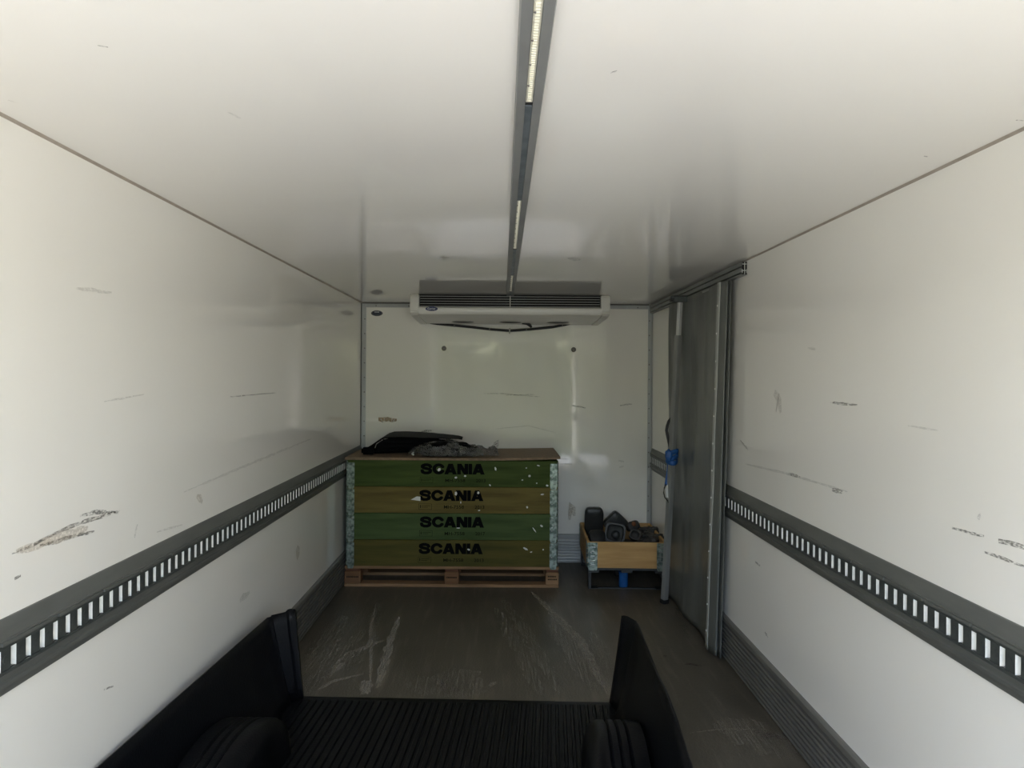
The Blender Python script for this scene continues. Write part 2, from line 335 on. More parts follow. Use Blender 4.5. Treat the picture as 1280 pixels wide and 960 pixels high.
SC = [  # left wall
 ('l', [(15, 692), (40, 682), (75, 664), (100, 654), (150, 638)], .012, 'scuff_dark'), ('l', [(20, 690), (60, 676), (110, 660)], .03, 'scuff_tan'),
 ('l', [(50, 682), (118, 664)], .012, 'scuff_dark'), ('l', [(100, 645), (120, 640), (148, 641)], .012, 'scuff_dark'),
 ('l', [(168, 672), (172, 655)], .012, 'scuff_grey'), ('l', [(246, 620), (253, 628)], .035, 'scuff_tan'), ('l', [(18, 724), (26, 720)], .010, 'scuff_dark'),
 ('l', [(130, 502), (180, 493)], .006, 'scuff_grey'), ('l', [(287, 496), (345, 491)], .006, 'scuff_dark'),
 ('l', [(95, 360), (140, 366)], .012, 'scuff_grey'), ('l', [(196, 665), (228, 656)], .008, 'scuff_grey'), ('l', [(230, 615), (300, 585), (390, 548)], .012, 'scuff_grey'),
 ('l', [(371, 684), (373, 697)], .07, 'scuff_tan'), ('l', [(300, 750), (312, 740)], .03, 'scuff_grey'), ('l', [(255, 250), (330, 292)], .010, 'scuff_grey'),
 ('l', [(130, 862), (142, 858)], .006, 'scuff_dark'),
 # right wall
 ('r', [(1038, 503), (1072, 506)], .010, 'scuff_dark'), ('r', [(968, 490), (974, 502), (976, 516)], .06, 'scuff_grey'), ('r', [(970, 515), (974, 492)], .02, 'scuff_tan'),
 ('r', [(925, 550), (935, 562)], .012, 'scuff_dark'), ('r', [(932, 580), (985, 592), (1050, 612), (1060, 615)], .012, 'scuff_grey'), ('r', [(985, 592), (1000, 596)], .012, 'scuff_dark'),
 ('r', [(1040, 612), (1053, 615)], .016, 'scuff_dark'), ('r', [(1190, 660), (1230, 670)], .010, 'scuff_dark'), ('r', [(1248, 676), (1280, 684)], .016, 'scuff_dark'),
 ('r', [(1230, 690), (1280, 708)], .010, 'scuff_dark'), ('r', [(1135, 532), (1172, 538)], .006, 'scuff_grey'), ('r', [(1010, 435), (1020, 437)], .012, 'scuff_grey'), ('r', [(956, 790), (960, 797)], .012, 'scuff_dark'),
 ('r', [(1120, 755), (1135, 760)], .02, 'scuff_tan'), ('r', [(944, 702), (950, 707)], .012, 'scuff_dark'), ('r', [(1170, 750), (1172, 762)], .006, 'scuff_grey'), ('r', [(1222, 645), (1225, 648)], .02, 'scuff_grey'),
 # back wall
 ('b', [(473, 524), (496, 525)], .045, 'scuff_label'), ('b', [(527, 539), (540, 538)], .02, 'scuff_dark'), ('b', [(605, 492), (628, 492), (675, 496)], .010, 'scuff_tan'),
 ('b', [(632, 494), (668, 493)], .006, 'scuff_dark'), ('b', [(715, 507), (722, 508), (732, 510)], .014, 'scuff_dark'), ('b', [(775, 507), (790, 505)], .012, 'scuff_dark'),
 ('b', [(712, 650), (714, 630), (718, 645)], .05, 'scuff_tan'), ('b', [(700, 580), (715, 580)], .010, 'scuff_grey'), ('b', [(773, 576), (780, 577)], .02, 'scuff_grey'),
 ('b', [(690, 573), (712, 574)], .008, 'scuff_grey'), ('b', [(774, 584), (780, 583)], .014, 'scuff_grey'), ('b', [(620, 536), (660, 532), (695, 541)], .008, 'scuff_grey'),
 # ceiling
 ('c', [(764, 92), (771, 88)], .006, 'scuff_dark'), ('c', [(122, 57), (135, 59)], .006, 'scuff_dark'), ('c', [(10, 125), (22, 129)], .006, 'scuff_grey'),
 ('c', [(285, 140), (300, 148)], .010, 'scuff_grey'), ('c', [(712, 322), (722, 326)], .06, 'scuff_grey'), ('c', [(1270, 150), (1280, 151)], .006, 'scuff_dark'),
 ('c', [(552, 322), (558, 321)], .06, 'scuff_grey'), ('c', [(1155, 195), (1160, 196)], .008, 'scuff_dark'),
 # floor: dust, chalky drag marks, dirt
 ('f', [(462, 866), (464, 820), (463, 785), (470, 755)], .020, 'floor_chalk'), ('f', [(456, 868), (458, 850)], .07, 'floor_chalk'), ('f', [(464, 800), (468, 775), (472, 754)], .07, 'floor_dust'),
 ('f', [(382, 868), (400, 820), (430, 770)], .14, 'floor_dust'), ('f', [(390, 860), (425, 812), (460, 785)], .10, 'floor_dust'), ('f', [(405, 850), (440, 815), (480, 800)], .05, 'floor_chalk'),
 ('f', [(472, 860), (488, 800), (500, 770)], .05, 'floor_chalk'), ('f', [(430, 838), (452, 815), (472, 795)], .10, 'floor_dust'), ('f', [(398, 862), (420, 850), (456, 842)], .03, 'floor_chalk'),
 ('f', [(700, 868), (665, 800), (625, 745)], .08, 'floor_dust'), ('f', [(676, 868), (650, 810), (620, 760)], .10, 'floor_dust'), ('f', [(760, 868), (725, 800), (665, 740)], .06, 'floor_chalk'),
 ('f', [(748, 868), (715, 810), (690, 770)], .14, 'floor_dust'), ('f', [(600, 868), (560, 850), (520, 866)], .3, 'floor_dust'), ('f', [(764, 866), (755, 830), (740, 790)], .10, 'floor_dust'),
 ('f', [(612, 858), (619, 852)], .03, 'floor_chalk'), ('f', [(862, 916), (905, 911), (960, 912)], .008, 'floor_chalk'), ('f', [(940, 915), (1000, 925)], .05, 'floor_dirt'),
 ('f', [(845, 760), (855, 785), (865, 800)], .05, 'floor_dust'), ('f', [(855, 830), (880, 832)], .03, 'floor_dirt'), ('f', [(980, 906), (985, 908)], .03, 'floor_dirt'), ('f', [(829, 820), (835, 821)], .03, 'floor_dirt'),
 ('f', [(900, 900), (1000, 945)], .25, 'floor_dust'),
]
for k in SC: scuff(*k)

# ================================================================== lashing rails
PITCH, SLOT = .0565, .020
def lashing_rail(X, s, ztop, label):
    """X wall plane, s = +1 when the rail faces +x"""
    def T(a): return X + s * a
    y0, y1 = YO + .02, YB - .05
    z = lambda d: ztop - d
    r = thing('lashing_rail', (X, y0, ztop - .178), label, 'rail')
    build('top_flange', MB().prism([(T(0), z(0)), (T(.005), z(.001)), (T(.019), z(.043)), (T(.0235), z(.0445)), (T(.0235), z(.0475)), (T(0), z(.0475))], 'y', y0, y1), 'rail_grey', r)
    build('bottom_flange', MB().prism([(T(0), z(.127)), (T(.0235), z(.127)), (T(.0235), z(.131)), (T(.016), z(.133)), (T(.016), z(.146)), (T(.021), z(.149)), (T(.020), z(.160)), (T(.015), z(.162)), (T(.008), z(.182)), (T(0), z(.182))], 'y', y0, y1), 'rail_grey', r)
    xa, xb = sorted((T(.0), T(.0185)))
    build('upper_band', MB().box(xa, xb, y0, y1, z(.068), z(.048)), 'rail_dark', r)
    # rungs between the slots: dark face, bare metal in the slots
    n = int((y1 - y0) / PITCH)
    hh = .0255
    me = None
    mb = MB()
    xa, xb = sorted((0, s * .019))
    mb.box(xa, xb, SLOT / 2, PITCH - SLOT / 2, -hh, hh, 0, {2: 1, 3: 1})
    bb = MB().cyl((s * .019, PITCH / 2, 0), (s, 0, 0), .0105, .0012, 14)
    for i in range(n):
        loc = Vector((0, i * PITCH, .178 - .0935))
        if me is None:
            o = build('rung', MB(), ['rail_dark', 'bare_zinc'], r)
            me = o.data; me.from_pydata([tuple(v) for v in mb.v], [], mb.f)
            for p, k in zip(me.polygons, mb.m): p.material_index = k
            me.update(); o.location = loc
            b = build('boss', MB(), 'rail_dark', r); b.parent = o; b.data.from_pydata([tuple(v) for v in bb.v], [], bb.f); b.data.update(); bmesh_ = b.data
        else:
            o = link_mesh('rung', me, r, loc); link_mesh('boss', bmesh_, o, (0, 0, 0))
    # lip strips over the slots, four slots long each
    lm = None; L = 4 * PITCH
    xa, xb = sorted((s * .010, s * .0275))
    k = 0
    while y0 + (k + 1) * L < y1:
        if lm is None:
            o = build('lip_strip', MB().box(X + xa, X + xb, y0 + .006, y0 + L - .006, z(.0565), z(.048)), 'rail_grey', r); lm = o.data
        else: link_mesh('lip_strip', lm, r, (0, k * L, 0))
        k += 1
    # narrow ledge under the slots
    xa, xb = sorted((T(.0185), T(.0225)))
    build('slot_ledge', MB().box(xa, xb, y0, y1, z(.127), z(.1192)), 'rail_dark', r)
    return r
lashing_rail(XL, 1, .995, 'grey slotted lashing rail on the wall beside the stacked collars and bed liner')
lashing_rail(XR, -1, .985, 'grey slotted lashing rail on the wall behind the hanging grey curtain')

# ================================================================== ceiling lamp channel
LX = .055
ll = thing('ceiling_light', (LX, 3, ZC), 'long grey aluminium light channel with LED strips along the ceiling', 'light')
b = ZC
build('channel', MB().prism([(LX - .031, b), (LX - .028, b - .012), (LX - .0085, b - .014), (LX - .0085, b - .006), (LX + .0085, b - .006), (LX + .0085, b - .014), (LX + .028, b - .012), (LX + .031, b)], 'y', YO + .05, 5.63), 'lamp_alu', ll)
segs = [(-.40, 1.655, 'led'), (1.675, 2.575, 'plate'), (2.585, 3.56, 'led'), (3.57, 4.5, 'plate'), (4.51, 5.35, 'led'), (5.36, 5.62, 'plate')]
for y0, y1, k in segs:
    if k == 'led':
        o = build('led_strip', MB().box(LX - .0075, LX + .0075, y0, y1, b - .0105, b - .0062), 'led_cover', ll)
        mb = MB(); y = y0 + .006
        while y < y1 - .006:
            mb.box(LX - .004, LX + .004, y, y + .005, b - .0122, b - .0104); y += .0105
        build('led_chips', mb, 'led_chip', o, kind='stuff')
        for i in range(int((y1 - y0) / .105)):
            build('led_screw', MB().dome((LX - .0045, y0 + .07 + i * .105, b - .0104), (0, 0, -1), .0028, .0026, 8), 'rivet_steel', o)
        build('end_clip', MB().box(LX - .0083, LX + .0083, y1, y1 + .010, b - .0125, b - .0062), 'black_soft', ll)
    else:
        build('cover_plate', MB().box(LX - .0082, LX + .0082, y0, y1, b - .0125, b - .0062), 'lamp_galv', ll)

# ================================================================== evaporator unit
AX0, AX1, AY0, AY1 = -.705, .814, 5.65, YB - .016
ac = thing('cooling_unit', ((AX0 + AX1) / 2, 6.0, ZC), 'white cooling unit with black louvred grille mounted under the ceiling', 'air conditioner')
zt = ZC
body = build('body', MB().prism([(AY0 + .05, zt), (AY1, zt), (AY1, 2.040), (AY0 + .10, 2.054), (AY0 + .05, 2.06)], 'x', AX0 + .066, AX1 - .066), 'void_black', ac)
build('bottom_panel', MB().prism([(AY0 + .004, 2.106), (AY0 - .004, 2.098), (AY0 - .006, 2.082), (AY0 + .004, 2.062), (AY0 + .03, 2.053), (AY1 - .1, 2.036), (AY1, 2.036), (AY1, 2.032), (AY1 - .1, 2.031), (AY0 + .028, 2.047), (AY0 - .004, 2.056), (AY0 - .016, 2.078), (AY0 - .014, 2.104), (AY0 - .004, 2.112), (AY0 + .02, 2.112), (AY0 + .02, 2.106)][::-1], 'x', AX0 + .066, AX1 - .066), 'ac_white', ac, smooth=40)
build('rear_panel', MB().box(AX0 + .066, AX1 - .066, AY1 - .008, AY1, 2.03, zt), 'ac_grey', ac)
for x0, x1 in ((AX0, AX0 + .068), (AX1 - .068, AX1)):
    pr = [(AY0 + .012, zt), (AY0 - .004, zt - .012), (AY0 - .012, zt - .05), (AY0 - .016, 2.105), (AY0 - .016, 2.075), (AY0 + .004, 2.052), (AY0 + .10, 2.040), (AY1 - .1, 2.026), (AY1, 2.026), (AY1, zt)]
    build('end_cap', MB().prism(pr, 'x', x0, x1), 'ac_white', ac, bevel=.008, seg=2, smooth=35)
for x0, x1 in ((AX0 + .066, .052), (.058, AX1 - .066)):
    for i in range(5):
        z0 = 2.196 - i * .0188
        build('louver', MB().prism([(AY0 + .002, z0 - .0055), (AY0 + .001, z0 - .002), (AY0 + .03, z0 + .002), (AY0 + .03, z0 - .001)], 'x', x0, x1), 'ac_slat', ac)
build('grille_divider', MB().box(.052, .058, AY0 - .002, AY0 + .012, 2.112, zt - .002), 'ac_white', ac)
for x in (-.326, .062, .452):
    fo = build('fan_opening', MB().cyl((x, 6.12, 2.0375), (0, 0, -1), .088, .006, 28), 'void_black', ac)
    mb = MB()
    for k in range(28):
        a0, a1 = 2 * math.pi * k / 28, 2 * math.pi * (k + 1) / 28
        mb.tube([(x + .09 * math.cos(a0), 6.12 + .09 * math.sin(a0), 2.033), (x + .09 * math.cos(a1), 6.12 + .09 * math.sin(a1), 2.033)], .004, 5)
    build('rim', mb, 'ac_grey', fo)
build('drain_spout', MB().tube([(.16, 6.22, 2.034), (.20, 6.22, 2.030), (.225, 6.22, 2.018), (.24, 6.23, 2.000)], [.010, .012, .014, .009], 10), 'black_soft', ac, smooth=50)
p = at_y(539.5, 386, AY0 - .017)
bad = build('badge', MB().tube([(p.x, AY0 - .014, p.z), (p.x, AY0 - .019, p.z)], .047, 28, 0, None), 'badge_blue', ac)
for v in bad.data.vertices: v.co.z = (v.co.z - (p.z - ac.location.z)) * .36 + (p.z - ac.location.z)
build('badge_lettering', text_mb('Carrier', .060, .016, lambda u, v: Vector((p.x - .030 + u, AY0 - .0195, p.z - .007 + v)), .006), 'print_white', bad)
# drain hose sagging under the unit
hs = thing('drain_hose', at_y(637, 413, 6.33), 'thin black drain hose sagging below the white cooling unit', 'hose')
HP = [(538, 403.5), (548, 405), (565, 406.5), (590, 409), (612, 411.5), (637, 413.5), (665, 411.5), (690, 409), (706, 406), (716, 403.5), (724, 401.5)]
build('tube', MB().tube([at_y(x, y, 6.33) for x, y in HP], .0105, 8), 'black_soft', hs, smooth=60)
c = at_y(637, 413.5, 6.33)
mb = MB()
for k in range(14):
    a0, a1 = 2 * math.pi * k / 14, 2 * math.pi * (k + 1) / 14
    mb.tube([(c.x, c.y + .0 + .022 * math.cos(a0), c.z + .022 * math.sin(a0)), (c.x, c.y + .022 * math.cos(a1), c.z + .022 * math.sin(a1))], .006, 6)
build('clip', mb, 'ac_grey', hs)
for px, py in ((568, 407), (612, 411.5), (658, 412), (703, 406.5)):
    q = at_y(px, py, 6.33); build('cable_tie', MB().tube([q - Vector((.004, 0, 0)), q + Vector((.004, 0, 0))], .0115, 8), 'rivet_steel', hs)

# ================================================================== back wall fittings
for px, py, lb in ((555, 435.5, 'small grey bolt head in white wall under cooling unit, above the plastic bag'), (717, 437, 'small grey bolt head in white wall, above the crate of black housings')):
    c = at_y(px, py, YB)
    t = thing('wall_bolt', c, lb, 'bolt')
    build('washer', MB().cyl(c, (0, -1, 0), .046, .0012, 24), 'back_gelcoat', t)
    build('bolt_head', MB().dome(c, (0, -1, 0), .022, .014, 12), 'rivet_steel', t, smooth=50)
c = at_y(471, 391.5, YB - .005)
mb = MB(); n = 28
mb.add([(c.x + .050 * math.cos(2 * math.pi * k / n), YB - .0005, c.z + .024 * math.sin(2 * math.pi * k / n)) for k in range(n)] + [(c.x + .050 * math.cos(2 * math.pi * k / n), YB - .0015, c.z + .024 * math.sin(2 * math.pi * k / n)) for k in range(n)],
       [list(range(n, 2 * n))] + [(k, (k + 1) % n, (k + 1) % n + n, k + n) for k in range(n)])
st = setp(build('oval_sticker', mb, 'sticker_navy', origin=c), 'oval navy sticker with white print stuck on white wall in the corner', 'sticker')
mb = MB()
for k, (a, wd_) in enumerate(((-.020, .011), (-.006, .010), (.007, .012))): mb.box(c.x + a, c.x + a + wd_, YB - .0022, YB - .0014, c.z + .007, c.z + .0135)
build('print', mb, 'print_white', st)
build('outline', MB().add([(c.x + r_ * math.cos(2 * math.pi * k / n), YB - .0016, c.z + r_ * .47 * math.sin(2 * math.pi * k / n)) for k in range(n) for r_ in (.043, .0445)], [(2 * k, 2 * k + 1, (2 * k + 3) % (2 * n), (2 * k + 2) % (2 * n)) for k in range(n)]), 'ac_grey', st)

# ================================================================== large pallet with four collars
PX0, PX1, PY0, PY1 = -1.178, .434, 5.592, 6.335
pal = thing('pallet', ((PX0 + PX1) / 2, (PY0 + PY1) / 2, 0), 'low wooden pallet under the stack of green pallet collars', 'pallet')
for y0, y1 in ((PY0, PY0 + .10), ((PY0 + PY1) / 2 - .05, (PY0 + PY1) / 2 + .05), (PY1 - .10, PY1)):
    build('bottom_board', MB().box(PX0, PX1, y0, y1, 0, .022), 'wood_pallet', pal, bevel=.002)
blk0 = None
for bx0, bx1 in ((PX0, PX0 + .122), (-.425, -.318), (PX1 - .098, PX1)):
    build('bearer_board', MB().box(bx0 + .004, bx1 - .004, PY0 + .012, PY1 - .012, .114, .1325), 'wood_bearer', pal, bevel=.002)
    for y0 in (PY0, (PY0 + PY1) / 2 - .05, PY1 - .10):
        bk = build('block', MB().box(bx0, bx1, y0 + .002, y0 + .098, .0222, .1138), 'wood_pallet' if bx0 > 0 else 'wood_block', pal, bevel=.003)
        if y0 == PY0:
            for dz, h, mm in (((.062, .011, 'ink_faint'), (.040, .010, 'ink_faint')) if bx0 > 0 else ((.050, .012, 'ink_faint'),)):
                mb = MB(); u = bx0 + .016
                while u < bx1 - .022:
                    wd_ = random.uniform(.006, .010); mb.box(u, u + wd_, y0 + .0012, y0 + .0019, .0222 + dz - h / 2, .0222 + dz + h / 2); u += wd_ + .003
                build('stamp', mb, mm, bk)
nb = 7; bwid = (PY1 - PY0) / nb
for i in range(nb):
    build('deck_board', MB().box(PX0, PX1, PY0 + i * bwid + .004, PY0 + (i + 1) * bwid - .004, .1328, .155), 'wood_pallet', pal, bevel=.002)

# ---- stencilled word in heavy wide letters
def hull_stroke(pts, rx, ry):
    out = []; n = 12
    for (ax, ay), (bx, by) in zip(pts, pts[1:]):
        P = [(x + rx * math.cos(2 * math.pi * k / n), y + ry * math.sin(2 * math.pi * k / n)) for x, y in ((ax, ay), (bx, by)) for k in range(n)]
        P = sorted(set(P)); lo = []; up = []
        def cr(o, a, b): return (a[0] - o[0]) * (b[1] - o[1]) - (a[1] - o[1]) * (b[0] - o[0])
        for q in P:
            while len(lo) > 1 and cr(lo[-2], lo[-1], q) <= 0: lo.pop()
            lo.append(q)
        for q in P[::-1]:
            while len(up) > 1 and cr(up[-2], up[-1], q) <= 0: up.pop()
            up.append(q)
        out.append(lo[:-1] + up[:-1])
    return out
S_ = (hull_stroke([(1.10, .70), (1.00, .82), (.75, .885), (.45, .88), (.22, .80), (.20, .68), (.36, .585), (.66, .53), (.98, .46), (1.10, .34), (1.04, .20), (.80, .12), (.48, .115), (.24, .19), (.18, .32)], .19, .135), 1.29)
C_ = (hull_stroke([(.66 + .50 * math.cos(a), .5 + .385 * math.sin(a)) for a in [R(32 + i * 296 / 16) for i in range(17)]], .20, .135), 1.30)
A_ = ([[(0, 0), (.42, 0), (.88, 1), (.44, 1)], [(1.36, 0), (.92, 0), (.48, 1), (.92, 1)], [(.26, .17), (1.08, .17), (.98, .41), (.36, .41)]], 1.36)
N_ = ([[(0, 0), (.39, 0), (.39, 1), (0, 1)], [(.81, 0), (1.20, 0), (1.20, 1), (.81, 1)], [(0, 1), (.46, 1), (1.20, 0), (.74, 0)]], 1.20)
I_ = ([[(0, 0), (.40, 0), (.40, 1), (0, 1)]], .40)
def word_mb(fn, width, height):
    u = 0; polys = []
    for k, (ps, wd_) in enumerate((S_, C_, A_, N_, I_, A_)):
        if k == 2: u -= .06
        if k == 5: u -= .02
        polys += [[(x + u, y) for x, y in q] for q in ps]; u += wd_ + (.04 if k != 4 else .03)
    u -= .04
    mb = MB()
    for i, q in enumerate(polys): mb.add([fn(x / u * width, y * height, i) for x, y in q], [list(range(len(q)))])
    return mb

CX0, CX1, CY0, CY1 = -1.170, .428, 5.590, 6.330
TH = .02
def collar(z0, h, x0, x1, y0, y1, mats, label, text=None, group=None, rz=0, year='', dx=0, flecks=(), raw=False):
    cx, cy = (x0 + x1) / 2, (y0 + y1) / 2
    c = thing('pallet_collar', (cx, cy, z0), label, 'pallet collar', group, rz)
    M = WM[c.name] @ Matrix.Translation((-cx, -cy, 0))
    def bld(nm, mb, mt, par, **k):
        # built unrotated about the collar's centre, turned by the collar's own heading
        Mr = Matrix.Translation((cx, cy, 0)) @ Matrix.Rotation(rz, 4, 'Z') @ Matrix.Translation((-cx, -cy, 0))
        mb.v = [Mr @ v for v in mb.v]
        return build(nm, mb, mt, par, **k)
    e = .001
    gap = .0012
    fb = bld('front_board', MB().box(x0 + .012, x1 - .012, y0, y0 + TH, z0 + gap, z0 + h - gap), mats, c, bevel=.0025)
    bld('back_board', MB().box(x0 + .012, x1 - .012, y1 - TH, y1, z0 + gap, z0 + h - gap), mats, c, bevel=.0025)
    bld('side_board', MB().box(x0 + .004, x0 + .004 + TH, y0 + TH + e, y1 - TH - e, z0 + gap, z0 + h - gap), mats, c, bevel=.0025)
    bld('side_board', MB().box(x1 - .004 - TH, x1 - .004, y0 + TH + e, y1 - TH - e, z0 + gap, z0 + h - gap), mats, c, bevel=.0025)
    lw = .052 if not raw else .070
    for sx, xe in ((1, x0), (-1, x1)):
        for sy, ye in ((1, y0), (-1, y1)):
            hg = MB(); t = .0022
            xa, xb = sorted((xe + sx * .012, xe + sx * (.012 + lw)))
            ya, yb = sorted((ye - sy * t, ye - sy * .0002))
            hg.box(xa, xb, ya, yb, z0 + .004, z0 + h - (.004 if raw else .021))
            tb = MB()
            hg.prism([(xa + .008, z0 - .018), (xb - .008, z0 - .018), (xb - .002, z0 - .006), (xb - .002, z0 + .004), (xa + .002, z0 + .004), (xa + .002, z0 - .006)], 'y', ya, yb)
            xa2, xb2 = sorted((xe + sx * .0020, xe + sx * .0038))
            ya2, yb2 = sorted((ye + sy * .016, ye + sy * .075))
            hg.box(xa2, xb2, ya2, yb2, z0 + .004, z0 + h - .004)
            n = 5
            for k in range(n):   # knuckles round the corner pin
                hg.cyl((xe + sx * .008, ye + sy * .006, z0 + .006 + k * (h - .012) / n), (0, 0, 1), .0068, (h - .012) / n * .82, 8)
            ho = bld('hinge', hg, 'galv', c)
            if sy > 0:
                for zz in (.16, .37, .58, .80):
                    bld('stud', MB().dome((xe + sx * (.012 + lw * (.3 if zz in (.16, .58) else .7)), ye - t, z0 + h * zz), (0, -1, 0), .0062, .0045, 8), 'galv_bright', ho)
                if raw:
                    for zz in (.13, .28, .46, .64, .80): bld('tab', MB().box(*sorted((xe + sx * (.014 + lw * .25), xe + sx * (.012 + lw * .7))), ye - t - .004, ye - t, z0 + h * zz - .003, z0 + h * zz + .003), 'galv_bright', ho)
    if text:
        yf = y0 - .0007
        bld('stencil_word', word_mb(lambda u, v, i: Vector((-.612 + dx + u, yf - i * 1e-5, z0 + h - .105 + v)), .482, .080), 'ink', fb)
        bld('stencil_code', text_mb('MH-7558', .150, .025, lambda u, v: Vector((-.426 + dx + u, yf, z0 + .036 + v)), .012), 'ink_faint', fb)
        bld('stencil_year', text_mb(year, .072, .025, lambda u, v: Vector((-.195 + dx + u, yf, z0 + .036 + v)), .012), 'ink_faint', fb)
        fr = MB(); ax, az, aw, ah, tt = -.616 + dx, z0 + .028, .098, .044, .0022
        for a, b_, cc, d in ((0, aw, 0, tt), (0, aw, ah - tt, ah), (0, tt, 0, ah), (aw - tt, aw, 0, ah), (.010, .016, .012, .034), (.022, aw - .012, .028, .031), (.022, aw - .03, .016, .019)):
            fr.box(ax + a, ax + b_, yf - .0002, yf, az + cc, az + d)
        bld('stencil_mark', fr, 'ink_faint', fb)
    for (px, py, wpx, hpx, ang) in flecks:
        q = at_y(px, py, y0); k = y0 / F
        ca, sa = math.cos(R(ang)), math.sin(R(ang))
        pts = [(-.5, -.3), (.1, -.5), (.5, .0), (.2, .5), (-.4, .4)]
        vs_ = [Vector((q.x + (u * wpx * ca - v * hpx * sa) * k, y0 - .0012 - .0005 * i, q.z + (u * wpx * sa + v * hpx * ca) * k)) for i, (u, v) in enumerate(pts)]
        bld('paper_scrap', MB().add(vs_, [list(range(5))]), 'paper', fb)
    return c, fb
ZP = .1555; HC = .1995
fl4 = [(657, 686, 7, 2.5, -30), (679, 687, 2, 2, 0), (586, 687, 4, 2.2, -20), (664, 690, 3, 1.5, 15)]
fl3 = [(668, 662.5, 8, 1.4, -55), (677, 657.5, 4, 2.6, -40), (573, 660, 5, 1.4, 0), (690, 660, 2, 2, 0)]
fl2 = [(678, 618, 4.5, 2, 5), (570, 617, 3.2, 5, 0), (598, 616, 3, 3.5, 0), (576, 628, 1.4, 3, 0), (659, 634, 2.5, 3, 20), (599, 638, 3, 1.5, 10)]
fl1 = [(619.5, 586, 2.4, 5, 15), (570, 597, 3.4, 2.6, 10), (581.5, 595, 3, 2.4, -10), (549, 587, 4.5, 3.5, 40), (662, 595, 3.2, 3, 0), (653, 600, 2.4, 1.8, 0), (673, 582, 4, 1.6, -15), (684, 607, 3.4, 2.4, -20), (612.5, 606.5, 3, 1.8, -45), (658, 585, 2, 1.5, 0), (671, 604, 1.8, 1.6, 0)]
G = 'collars stacked on the large pallet'
T = 'stencilled wooden pallet collar '
collar(ZP, HC, CX0, CX1, CY0, CY1, 'wood_olive', 'olive brown stencilled wooden pallet collar resting on the pallet, bottom of its stack', True, G, 0, '2013', -.008, fl4)
collar(ZP + HC, HC, CX0, CX1, CY0, CY1, 'wood_green_pale', 'pale green stencilled wooden pallet collar, third from the top of the stack', True, G, 0, '2017', 0, fl3)
_, fb2 = collar(ZP + 2 * HC, HC, CX0, CX1, CY0, CY1, 'wood_ochre', 'yellowish brown pallet collar with torn white paper triangle, second from top', True, G, 0, '2013', -.006, fl2)
collar(ZP + 3 * HC, HC, CX0, CX1, CY0, CY1, 'wood_green', 'dark green stencilled wooden pallet collar directly under the chipboard lid', True, G, 0, '2013', .002, fl1)
tri = [at_y(x, y, CY0) for x, y in ((513.5, 624.5), (521, 620.5), (525.5, 620.8), (525.5, 626.2))]
build('torn_label', MB().add([Vector((q.x, CY0 - .0015, q.z)) for q in tri], [(0, 1, 2, 3)]), 'paper', fb2)
# lid
ZL = ZP + 4 * HC + .001
def lidf(u, v, top):
    x = lerp(CX0 - .004, CX1 + .010, u); y = lerp(CY0 - .022, CY1, v)
    lift_ = .016 * max(0, (u - .55) / .45) ** 2 * (1 - .4 * v) + .003 * math.sin(u * 9) * 0
    return Vector((x, y, ZL + lift_ + (.018 if top else 0)))
mb = MB(); NU, NV = 20, 4
mb.grid(lambda u, v: lidf(u, v, True), NU, NV); mb.grid(lambda u, v: lidf(u, v, False), NU, NV)
o2 = (NU + 1) * (NV + 1)
idx = lambda i, j: i * (NV + 1) + j
for i in range(NU):
    for j in (0, NV): mb.f.append([idx(i, j), idx(i + 1, j), idx(i + 1, j) + o2, idx(i, j) + o2]); mb.m.append(0)
for j in range(NV):
    for i in (0, NU): mb.f.append([idx(i, j), idx(i, j + 1), idx(i, j + 1) + o2, idx(i, j) + o2]); mb.m.append(0)
setp(build('chipboard_sheet', mb, 'chipboard', origin=((CX0 + CX1) / 2, (CY0 + CY1) / 2, ZL)), 'brown chipboard sheet covering the stack of pallet collars', 'board')
ZT = ZL + .0185
# black wheel arch panel on the lid
FO = Vector((-.75, 5.98, ZT))
fe = thing('arch_panel', FO, 'matt black curved plastic arch panel on the lid behind the plastic bag', 'plastic panel')
prof = [(-1.075, .000), (-1.070, .042), (-1.02, .065), (-.985, .098), (-.945, .126), (-.90, .138), (-.80, .141), (-.70, .138), (-.60, .132), (-.50, .124), (-.42, .118), (-.36, .112), (-.325, .102)]
def shellf(u, v):
    x = lerp(prof[0][0], prof[-1][0], u); h = table(prof, x)
    y = lerp(5.80, 6.24, v) + .05 * (1 - min(1, abs(u - .1) * 3)) * (v - .5)
    tip = max(0, (u - .6) / .4)
    y = lerp(y, 6.18, tip * .75)
    return Vector((x, y, ZT + .004 + h * (1 - .10 * (1 - v))))
build('arch_shell', MB().grid(shellf, 40, 10), 'plastic_black', fe, smooth=60, solid=.006)
def skirtf(u, v):
    x = lerp(-1.0, -.40, u); h = table(prof, x) * .90
    return Vector((x + .02 * (1 - v), 5.815 + .02 * math.sin(u * 3) + u * .10, ZT + .004 + max(.0, h - .004) * (1 - v) * 1.0 + v * (.0 + .012 * u)))
build('arch_side', MB().grid(skirtf, 16, 6), 'plastic_black', fe, smooth=60, solid=.006)
for i in range(3):
    build('arch_rib', MB().tube([(lerp(-.93, -.66, t), 5.806 + .03 * t + .02 * math.sin(t * 2), ZT + .045 + i * .034) for t in (0, .25, .5, .75, 1)], .004, 6), 'plastic_black', fe)
build('arch_lug', MB().box(-1.085, -.985, 5.735, 5.80, ZT + .003, ZT + .058), 'plastic_black', fe, bevel=.012, seg=2, smooth=40)
